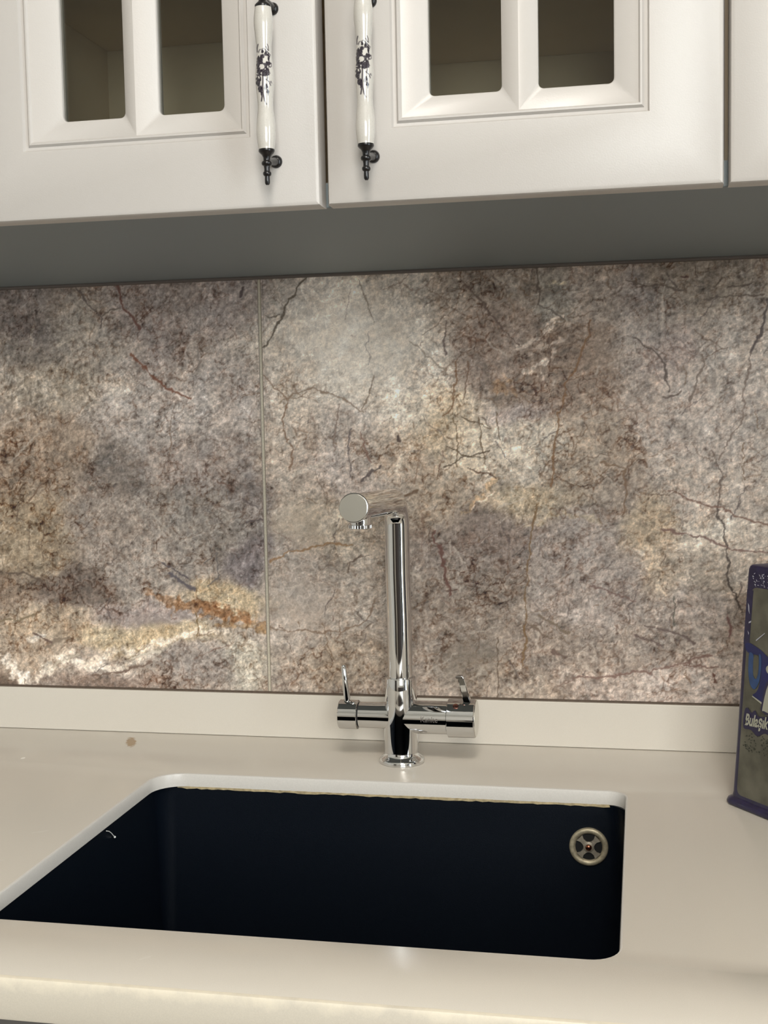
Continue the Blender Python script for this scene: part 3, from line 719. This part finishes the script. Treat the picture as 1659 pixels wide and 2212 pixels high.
for k in range(24):
    a = 2 * math.pi * k / 24
    lathe(bm, [(.0006, -.0163), (.0006, -.0189)], ac + Vector((math.cos(a), math.sin(a), 0)) * .0100, (0, 0, 1), 8)
obj('aerator', bm, M_chrome, spt, smooth=45)

def text_mesh(s, size, thick=0.0, bold=0.0):
    cu = bpy.data.curves.new('t', 'FONT'); cu.body = s; cu.size = size; cu.extrude = thick; cu.offset = bold; cu.resolution_u = 4
    o = bpy.data.objects.new('t', cu); COL.objects.link(o)
    bpy.context.view_layer.update()
    me = bpy.data.meshes.new_from_object(o.evaluated_get(bpy.context.evaluated_depsgraph_get()))
    bpy.data.objects.remove(o)
    return me
# maker's name on the right arm
tm = text_mesh('Kanlte', .0085)
bm = bmesh.new(); bm.from_mesh(tm)
bmesh.ops.triangulate(bm, faces=bm.faces); bmesh.ops.subdivide_edges(bm, edges=bm.edges, cuts=1)
x0 = min(v.co.x for v in bm.verts); x1 = max(v.co.x for v in bm.verts)
for v in bm.verts:
    t = (v.co.x - x0) / (x1 - x0)
    ang = (v.co.y - .003) / .0172 + math.radians(6)
    v.co = Vector((-.2242 + t * .0175, FY - .01735 * math.cos(ang), .9483 + .01735 * math.sin(ang)))
lg = obj('engraved_name', bm, mat('etched_grey', (120, 114, 110), .5, metal=.6), fau)
bm = None

# ------------------------------------------------------------------ wall cabinets
YD = -.4500                                   # door fronts
DT = .018
ZB, ZTOP = 1.4178, 2.14
def rect_loop(bm, x0, x1, z0, z1, y, r=0, n=0):
    return [bm.verts.new((x, y, z)) for x, z in ((x1, z0), (x1, z1), (x0, z1), (x0, z0))]
def make_door(cab, xl, xr, kind, gl):
    """framed door with routed bead, bevels and two glazed openings"""
    bm = bmesh.new()
    z0, z1 = ZB, ZTOP
    def ring(d, dep, zz=None): return rect_loop(bm, xl + d, xr - d, z0 + d, z1 - d, YD + dep)
    back = ring(.0, DT); L0 = ring(0, .0035); L1 = ring(.0010, .0012); L2 = ring(.0035, 0.0)
    for a, b in ((back, L0), (L0, L1), (L1, L2)): bridge(bm, a, b)
    gxl, gxr = kind['g']; gz0 = 1.4695; gz1 = z1 - .052
    def ir(d, dep): return rect_loop(bm, gxl + d, gxr - d, gz0 + d, gz1 - d, YD + dep)
    G0 = ir(0, 0.0); G1 = ir(.0012, .0022); G2 = ir(.0034, .0026); G3 = ir(.0050, .0006); G4 = ir(.0062, .0006); G5 = ir(.0074, .0022)
    bridge(bm, L2, G0)
    for a, b in ((G0, G1), (G1, G2), (G2, G3), (G3, G4), (G4, G5)): bridge(bm, a, b)
    # G5: lower right, upper right, upper left, lower left
    xm = kind['m']; yr = YD + .0022; yp = YD + .0085
    zl, zh = gz0 + .0074, gz1 - .0074
    mb = bm.verts.new((xm, yr, zl)); mt = bm.verts.new((xm, yr, zh))
    panes = []
    for side, (px0, px1) in enumerate(kind['p']):
        pz0, pz1 = 1.4915, z1 - .075
        pr = rrect(px0, px1, pz0, pz1, .0045, 5)
        P1 = [bm.verts.new((x, yp, z)) for x, z in pr]
        pr2 = rrect(px0 + .0006, px1 - .0006, pz0 + .0006, pz1 - .0006, .004, 5)
        P2 = [bm.verts.new((x, yp + .0008, z)) for x, z in pr2]
        P3 = [bm.verts.new((x, YD + DT, z)) for x, z in pr2]
        bridge(bm, P1, P2); bridge(bm, P2, P3)
        c4 = (mb, mt, G5[2], G5[3]) if side == 0 else (G5[0], G5[1], mt, mb)
        m_ = 6
        for c in range(4):
            for k in range(m_ - 1): bm.faces.new((c4[c], P1[c * m_ + k], P1[c * m_ + k + 1]))
            k = c * m_ + m_ - 1
            bm.faces.new((c4[c], P1[k], P1[(k + 1) % (4 * m_)], c4[(c + 1) % 4]))
        panes.append((px0, px1, pz0, pz1, P3))
    # back face with the openings
    bl_, br_ = back[3], back[0]; tl_, tr_ = back[2], back[1]
    mbb = bm.verts.new((xm, YD + DT, z0)); mtb = bm.verts.new((xm, YD + DT, z1))
    for side, (px0, px1, pz0, pz1, P3) in enumerate(panes):
        c4 = (mbb, mtb, tl_, bl_) if side == 0 else (br_, tr_, mtb, mbb)
        m_ = 6
        for c in range(4):
            for k in range(m_ - 1): bm.faces.new((c4[c], P3[c * m_ + k + 1], P3[c * m_ + k]))
            k = c * m_ + m_ - 1
            bm.faces.new((c4[c], c4[(c + 1) % 4], P3[(k + 1) % (4 * m_)], P3[k]))
    d = obj('door', bm, M_white, cab, smooth=28)
    for px0, px1, pz0, pz1, _ in panes:
        b2 = bmesh.new()
        v = [b2.verts.new((x, YD + .0120, z)) for x, z in rrect(px0 - .0002, px1 + .0002, pz0 - .0002, pz1 + .0002, .004, 4)]
        v2 = [b2.verts.new((p.co.x, YD + .0150, p.co.z)) for p in v]
        b2.faces.new(v); b2.faces.new(v2); bridge(b2, v, v2)
        obj('glass_pane', b2, M_glass, d)
    return d

# grip painting: dark flowers, in pixels of a 13x enlargement of the photo; origin = grip axis at v=1270
DARK = [(520,720,85,120),(600,640,60,60),(700,560,40,70),(600,500,36,50),(770,660,36,110),(760,830,70,60),(470,880,45,120),(560,830,60,40),(640,870,60,50),(480,1040,50,70),
        (700,960,60,90),(600,1060,90,70),(720,1080,70,110),(640,1160,70,50),(520,1120,40,60),(470,1340,60,90),(440,1230,30,60),(520,1280,26,70),(520,1540,60,90),(470,1420,30,50),(550,1640,28,60),
        (690,1500,56,90),(725,1610,40,60),(745,1690,14,40),(800,915,34,22),(460,1150,36,24)]
PALE = [(690,715,72,66),(700,650,40,40),(580,930,88,90),(820,890,26,26),(700,1255,34,34),(770,1200,36,36),(790,1290,44,40),(630,1240,34,50),(560,1110,22,34),(640,1380,44,40),(690,1590,16,50),(720,1540,16,24),
        (520,600,16,60),(560,560,30,26),(740,930,16,40),(500,1200,14,40),(450,1480,30,10),(675,1000,14,20),(570,1330,18,90),(600,1500,12,60)]
LINES = [([(600,1180),(600,1300),(590,1500),(600,1680),(640,1860),(690,1960)],9,.75),([(560,1650),(570,1750),(550,1870)],9,.8),([(450,480),(455,380),(478,290)],9,.7),
         ([(740,290),(770,360),(775,450)],6,.6),([(700,360),(740,440),(780,460)],6,.7),([(640,410),(700,470),(760,520),(820,580)],7,.7),([(480,500),(520,440),(580,440),(620,420)],6,.5),
         ([(500,520),(530,440)],5,.5),([(680,1280),(740,1320),(780,1350)],7,.7),([(800,1380),(820,1440)],7,.6),([(790,1400),(830,1320),(850,1370)],6,.5),([(740,1220),(720,1290)],6,.6),([(770,1040),(800,1110)],7,.7),
         ([(850,800),(850,900),(800,940)],6,.5),([(520,960),(440,1060)],8,.8),([(430,1130),(520,1200)],8,.7)]
def grip_mesh(gx, gy, zlo, zhi, turn):
    prof = [(0, .0056), (.035, .0062), (.085, .0068), (.14, .00690), (.20, .0065), (.27, .0056), (.32, .00545), (.38, .0059), (.44, .0065), (.49, .0068), (.54, .0066), (.60, .0060), (.67, .0053), (.73, .0054), (.80, .0061), (.87, .0068), (.92, .0068), (.97, .0063), (1, .0058)]
    L = zhi - zlo
    nz, na = 330, 170
    ts = np.linspace(0, 1, nz)
    rr = np.interp(ts, [p[0] for p in prof], [p[1] for p in prof])
    ker = np.ones(13) / 13; rr = np.convolve(np.pad(rr, 6, mode='edge'), ker, 'valid')
    an = np.linspace(0, 2 * np.pi, na, endpoint=False)
    T, A_ = np.meshgrid(ts, an, indexing='ij'); RR = rr[:, None] * np.ones_like(A_)
    X = RR * np.cos(A_); Y = RR * np.sin(A_); Z = zlo + T * L
    # drawing coordinates: seen from the front (-y)
    zc = 1.4915; k = 13.01 / .000325
    px = 655 + RR * np.cos(A_ - turn) * k; YT = RR * np.sin(A_ - turn)
    pyy = 1290 - (Z - 1.5030) * k
    px = px + (pyy - 1270) * 0.01
    nn = fbm(X * 1 + 3, Z, 420, 3, 5)
    d = np.zeros_like(X)
    wx = px + 40 * nn; wy = pyy + 40 * fbm(X + 7, Z, 420, 3, 9)
    for cx, cy, a, b in DARK:
        q = ((wx - cx) / a) ** 2 + ((wy - cy) / b) ** 2
        d = np.maximum(d, 1 - sstep(.85, 1.4, q))
    d *= 0.90 + 0.16 * np.clip(fbm(X, Z, 900, 3, 77) * 3, -1, 1)
    for cx, cy, a, b in PALE:
        q = ((px - cx) / (a * .85)) ** 2 + ((pyy - cy) / (b * .85)) ** 2
        d = d * sstep(.7, 1.15, q)
    for pts, w, op in LINES:
        e = poly_dist(px, pyy, pts)
        d = np.maximum(d, op * (1 - sstep(w * 1.1, w * 2.8, e)))
    d = np.where(YT < 0, np.clip(d, 0, 1), 0)
    base = np.array((182, 178, 171.0)) + 0 * X[..., None]
    crk = sstep(.25, .5, fbm(X * 3, Z * .6, 900, 2, 14))[..., None]
    base = base - crk * 10
    C = base * (1 - d[..., None]) + d[..., None] * np.array((24, 18, 28.0))
    C = np.clip(C, 0, 255) / 255; C = np.where(C <= .04045, C / 12.92, ((C + .055) / 1.055) ** 2.4)
    idx = np.arange(nz * na).reshape(nz, na); nxt = np.roll(idx, -1, axis=1)
    q = np.stack([idx[:-1], nxt[:-1], nxt[1:], idx[1:]], -1).reshape(-1, 4).astype(np.int32)
    me = bpy.data.meshes.new('handle_grip')
    co_ = np.stack([X + gx, Y + gy, Z], -1).reshape(-1, 3).astype(np.float32)
    me.vertices.add(nz * na); me.vertices.foreach_set('co', co_.ravel())
    me.loops.add(q.size); me.loops.foreach_set('vertex_index', q.ravel())
    me.polygons.add(len(q)); me.polygons.foreach_set('loop_start', np.arange(0, q.size, 4, dtype=np.int32))
    me.update()
    a = me.color_attributes.new('glaze', 'FLOAT_COLOR', 'POINT')
    rgba = np.ones((nz * na, 4), np.float32); rgba[:, :3] = C.reshape(-1, 3); a.data.foreach_set('color', rgba.ravel())
    me.shade_smooth()
    return me
M_glaze = attr_mat('painted_porcelain', 'glaze', .16, noise=(900, .02), coat=.5)
def make_handle(door, gx, dz):
    gy = YD - .020
    zlo, zhi = 1.4557 + dz, 1.5545 + dz
    me = grip_mesh(gx, gy, zlo, zhi, math.atan2(-gx, .88)); me.materials.append(M_glaze)
    g = bpy.data.objects.new('handle_grip', me); COL.objects.link(g); g.parent = door
    g.matrix_parent_inverse = Matrix.Translation(-world_loc(door))
    g['label'] = 'white porcelain handle grip painted with dark flowers'
    for s, z in ((-1, zlo), (1, zhi)):
        b = bmesh.new()
        lathe(b, [(.0054, -.0006), (.0058, .0004), (.0058, .0016), (.0050, .0026), (.0035, .0040), (.0026, .0058), (.0025, .0078), (.0036, .0086), (.0040, .0098), (.0036, .0110), (.0024, .0118),
                  (.0021, .0138), (.0022, .0154), (.0030, .0162), (.0031, .0172), (.0028, .0182), (.0018, .0190), (.0019, .0215), (.0018, .0238), (.0011, .0250)], (gx, gy, z), (0, 0, s), 36)
        # post to the door and its rosette
        pc = Vector((gx, gy, z + s * .0075)); dc = Vector((gx + .0012, YD + .0006, z + s * .0050))
        tube(b, [pc, pc.lerp(dc, .4), pc.lerp(dc, .75), dc], [.0026, .0022, .0030, .0032], 24)
        lathe(b, [(.0044, 0), (.0047, .0012), (.0040, .0030), (.0024, .0040)], dc, (0, -1, 0), 32)
        obj('handle_mount', b, M_black, door, smooth=40)

GRP = 'white wall cabinets above the worktop'
CX = [(-1.1380, -.5715, ''), (-.5130, .0572, ''), (.0572, .6240, '')]
def carcass(cab, x0, x1, divider, shelves):
    b = bmesh.new()
    t = .016; ya = YD + DT + .0012; zb_ = 1.4375; yb = -.002; ybk = -.205
    box(b, x0 + .0006, x0 + t, ya + .022, yb, zb_, ZTOP); box(b, x1 - t, x1 - .0006, ya + .022, yb, zb_, ZTOP)
    box(b, x0 + t, x1 - t, ya, yb, ZTOP - t, ZTOP); box(b, x0 + t, x1 - t, ya + .022, yb, zb_, zb_ + .004)
    box(b, x0 + t, x1 - t, ybk, ybk + .006, zb_ + .004, ZTOP - t)
    if divider is not None:
        box(b, divider - t / 2, divider + t / 2, ya + .040, ybk, zb_ + .004, ZTOP - t)
    obj('body', b, M_carcass, cab)
    for s0, s1, z in shelves:
        obj('shelf', box(bmesh.new(), s0, s1, ya + .02, ybk - .0005, z, z + .018, bev=.0008), M_carcass, cab)

c1 = thing('wall_cabinet', (-.228, -.22, 1.4375), 'white wall cabinet over the tap with two glazed doors and porcelain handles', 'cabinet')
carcass(c1, -.5130, .0572, -.2262, [(-.4968, -.2345, 1.6130), (-.2180, .0410, 1.5780)])
dl = make_door(c1, -.5102, -.2291, dict(g=(-.4620, -.2810), m=-.3706, p=((-.4331, -.3811), (-.3550, -.3027))), 0)
dr = make_door(c1, -.2238, .0556, dict(g=(-.1752, .0058), m=-.0841, p=((-.1495, -.0961), (-.0715, -.0177))), 1)
make_handle(dl, -.2628, 0.0); make_handle(dr, -.1900, -.0006)

c2 = thing('wall_cabinet', (.335, -.22, 1.4375), 'white wall cabinet at the right edge, only a plain door strip showing', 'cabinet')
carcass(c2, .0576, .6240, None, [(.075, .606, 1.6130)])
make_door(c2, .0592, .3390, dict(g=(.1080, .2890), m=.1985, p=((.1337, .1867), (.2117, .2655))), 0)
make_door(c2, .3440, .6230, dict(g=(.3925, .5735), m=.4830, p=((.4182, .4712), (.4962, .5500))), 0)
c3 = thing('wall_cabinet', (-.81, -.22, 1.4375), 'white wall cabinet beyond the left edge of the picture', 'cabinet')
carcass(c3, -1.1000, -.5134, None, [(-1.083, -.530, 1.6130)])
make_door(c3, -.8000, -.5152, dict(g=(-.7510, -.5640), m=-.6575, p=((-.7250, -.6700), (-.6450, -.5900))), 0)
make_door(c3, -1.0980, -.8050, dict(g=(-1.0490, -.8540), m=-.9515, p=((-1.023, -.964), (-.939, -.880))), 0)
# grey board closing the cabinets underneath, with a thin bead at the wall
bm = box(bmesh.new(), -1.1000, .6240, YD + DT + .0012, -.0022, 1.4187, 1.4370, bev=.0008)
ub = obj('underside_board', bm, M_under)
tag(ub, 'long matt grey board closing the white wall cabinets from below', 'board')
bd = obj('wall_bead', box(bmesh.new(), -1.1000, .6240, -.0105, -.0006, 1.4158, 1.4192, bev=.001), mat('grey_brown_bead', (92, 84, 80), .6), ub)
bd['label'] = 'thin brown grey bead where the board meets the tiles'

# ------------------------------------------------------------------ base cabinets under the worktop
def base_cab(x0, x1, label, sink_gap=False):
    c = thing('base_cabinet', ((x0 + x1) / 2, -.3, 0), label, 'cabinet', 'white base cabinets under the worktop')
    b = bmesh.new(); t = .018; ya, yb, z0_, z1_ = -.575, -.01, .10, .868
    box(b, x0, x0 + t, ya, yb, z0_, z1_); box(b, x1 - t, x1, ya, yb, z0_, z1_); box(b, x0 + t, x1 - t, ya, yb, z0_, z0_ + t)
    box(b, x0 + t, x1 - t, yb - .006, yb, z0_ + t, z1_); box(b, x0, x1, ya + .05, ya + .066, 0, z0_)
    if not sink_gap: box(b, x0 + t, x1 - t, ya, yb - .006, z1_ - t, z1_)
    obj('body', b, M_white, c)
    xm = (x0 + x1) / 2
    for a, e in ((x0 + .002, xm - .0015), (xm + .0015, x1 - .002)):
        obj('door', box(bmesh.new(), a, e, ya - .020, ya - .001, .105, .850, bev=.0025), M_white, c)
base_cab(-1.15, -.575, 'white base cabinet under the worktop left of the sink')
base_cab(-.5748, .040, 'white base cabinet under the sink', True)
base_cab(.0402, .64, 'white base cabinet under the worktop right of the sink')

# ------------------------------------------------------------------ detergent pack at the right edge
CA = Vector((.079, -.176, CZ)); d1 = Vector((.594, -.804, 0)).normalized(); d2 = Vector((.804, .594, 0)).normalized()
W, Dp, H, TP = .135, .085, .2225, .010
def cp(s, t, h):                              # point on the pack: s along the front, t into its depth, h height
    k = h / H
    ss = TP * k + s * (1 - 2 * TP * k / W); tt = TP * k + t * (1 - 2 * TP * k / Dp)
    return CA + d1 * ss + d2 * tt + Vector((0, 0, h))
M_navy = mat('dark_navy_print', (32, 27, 60), .38, noise=(160, .35), coat=.2)
M_silver = mat('grey_silver_print', (106, 104, 92), .36, metal=.5, noise=(45, .4))
M_blue = mat('blue_print', (14, 22, 78), .35, coat=.2, noise=(90, .25))
M_lblue = mat('mid_blue_print', (34, 64, 108), .35, coat=.2, noise=(120, .3))
M_lett = mat('pale_lettering', (158, 157, 142), .4)
M_wear = mat('worn_white_scuffs', (170, 170, 180), .6)
M_grime = mat('dark_grime_print', (52, 54, 44), .6, noise=(200, .4))
pk = thing('detergent_pack', cp(W / 2, Dp / 2, 0), 'blue and silver dishwasher detergent pack standing on the worktop at the right edge', 'detergent')
bm = bmesh.new()
def prn(d, h, mi=0, r=.006):
    pts = rrect(-d, W + d, -d, Dp + d, r + d, 5)
    return [bm.verts.new(cp(s, t, h)) for s, t in pts]
rings = [prn(.0015, .0004), prn(.0052, .0014), prn(.0058, .0034), prn(.0046, .0060), prn(.0008, .0078), prn(0, .012), prn(0, .06), prn(0, .12), prn(0, .18), prn(0, .212), prn(-.0003, .2185), prn(-.0016, .2212), prn(-.004, .2225)]
for a, b in zip(rings, rings[1:]): bridge(bm, a, b)
bm.faces.new(rings[0]); bm.faces.new(rings[-1])
obj('body', bm, M_navy, pk, smooth=50)
# printed front panel, all artwork slightly proud of the plastic
mats = [M_silver, M_navy, M_blue, M_lblue, M_lett, M_wear, M_grime]
bm = bmesh.new()
def art(pts, mi, lift):
    vs = []
    n_ = (cp(0, 0, 0) - cp(0, Dp, 0)).normalized()
    for s, h in pts: vs.append(bm.verts.new(cp(s, 0, h) + n_ * lift))
    f = bm.faces.new(vs); f.material_index = mi
def smoothpoly(P, n=6):                       # closed Catmull-Rom
    out = []; m = len(P)
    for i in range(m):
        p0, p1, p2, p3 = [np.array(P[(i + k - 1) % m], float) for k in range(4)]
        for t in np.linspace(0, 1, n, endpoint=False):
            q = .5 * ((2 * p1) + (-p0 + p2) * t + (2 * p0 - 5 * p1 + 4 * p2 - p3) * t * t + (-p0 + 3 * p1 - 3 * p2 + p3) * t ** 3)
            out.append((float(q[0]), float(q[1])))
    return out
art(rrect(.0085, W - .0085, .0105, .203, [.006, .010, .010, .006], 6), 0, .0003)
# navy neck of the panel sides above the swoosh
art([(.004, .150), (.0125, .150), (.0130, .175), (.0135, .200), (.004, .200)], 1, .00045)
# grime cloud and worn scratches
rnd = random.Random(7)
for k in range(95):
    s, h = .012 + .040 * rnd.random() ** .8, .054 + .013 * rnd.random() * (1 + .4 * rnd.random())
    a = .0004 + .0014 * rnd.random() ** 2; b_ = .0003 + .0008 * rnd.random()
    art([(s + a * math.cos(t) * (.6 + .6 * rnd.random()), h + b_ * math.sin(t) * (.6 + .6 * rnd.random())) for t in [i * math.pi / 4 for i in range(8)]], 6, .0005 + k * 2e-6)
for k in range(60):
    s, h = .010 + .045 * rnd.random(), .203 + .013 * rnd.random()
    L_ = .001 + .004 * rnd.random(); an_ = rnd.uniform(-.9, .6); w_ = .00025 + .0004 * rnd.random()
    c_, s_ = math.cos(an_), math.sin(an_)
    art([(s, h), (s + L_ * c_ * .5 + w_ * s_, h + L_ * s_ * .5 - w_ * c_), (s + L_ * c_, h + L_ * s_), (s + L_ * c_ * .5 - w_ * s_, h + L_ * s_ * .5 + w_ * c_)], 5, .0006 + k * 2e-6)
for P in ([(.0070, .188), (.0090, .186), (.0105, .178), (.0085, .181)], [(.010, .171), (.0135, .1725), (.0135, .171), (.010, .1695)], [(.009, .163), (.0115, .161), (.011, .159)], [(.022, .156), (.034, .164), (.0345, .1636), (.0225, .155)]):
    art(P, 5, .0008)
# blue swoosh over the maker's word, its loop and the letters
art(smoothpoly([(.0066, .1500), (.0130, .1520), (.0200, .1506), (.0300, .1478), (.0400, .1432), (.0520, .1380), (.0700, .1330), (.0700, .1000), (.0520, .0960), (.0370, .1012), (.0225, .1052),
                (.0265, .1090), (.0300, .1150), (.0320, .1280), (.0310, .1380), (.0275, .1425), (.0170, .1425), (.0100, .1440)]), 2, .0007)
art(smoothpoly([(.0140, .1430), (.0135, .1330), (.0150, .1220), (.0185, .1140), (.0245, .1115), (.0300, .1190), (.0318, .1300), (.0312, .1420), (.0280, .1435), (.0285, .1300), (.0262, .1215), (.0222, .1225), (.0204, .1300), (.0200, .1420)]), 3, .0009)
art(smoothpoly([(.0210, .1410), (.0275, .1412), (.0282, .1300), (.0262, .1215), (.0222, .1235), (.0207, .1310)]), 0, .0010)
art([(.0225, .1052), (.0370, .1012), (.0372, .0992), (.0215, .1043)], 4, .0010)
art(smoothpoly([(.0402, .1200), (.0480, .1195), (.0455, .0935), (.0370, .0935), (.0350, .0975)], 4), 1, .0011)
art(smoothpoly([(.0432, .1185), (.0520, .1180), (.0500, .0960), (.0395, .0945), (.0372, .0965)], 4), 4, .0013)
art(smoothpoly([(.0395, .1340), (.0440, .1368), (.0500, .1350), (.0510, .1300), (.0440, .1285), (.0400, .1305)], 4), 4, .0013)
# navy backing of the lower word
art(smoothpoly([(.0125, .0890), (.0160, .0930), (.0220, .0895), (.0270, .0925), (.0330, .0880), (.0500, .0920), (.0560, .0900), (.0560, .0740), (.0420, .0745), (.0320, .0700), (.0230, .0738), (.0125, .0742)], 5), 1, .0009)
front = obj('printed_label', bm, mats, pk)
tm = text_mesh('Bulaşık', .012, bold=.00042)
bm = bmesh.new(); bm.from_mesh(tm)
x0 = min(v.co.x for v in bm.verts); x1 = max(v.co.x for v in bm.verts)
capz = .012 * .73
n_ = (cp(0, 0, 0) - cp(0, Dp, 0)).normalized()
vv = []
for v in bm.verts:
    t = (v.co.x - x0) / (x1 - x0)
    s = .0142 + t * .0318 + (v.co.y / capz) * .0018; h = .0772 + t * .0022 + v.co.y / capz * .0108
    v.co = cp(s, 0, h) + n_ * .0013
lt = obj('lettering', bm, M_lett, pk)
lt['label'] = 'pale word printed on a navy backing'
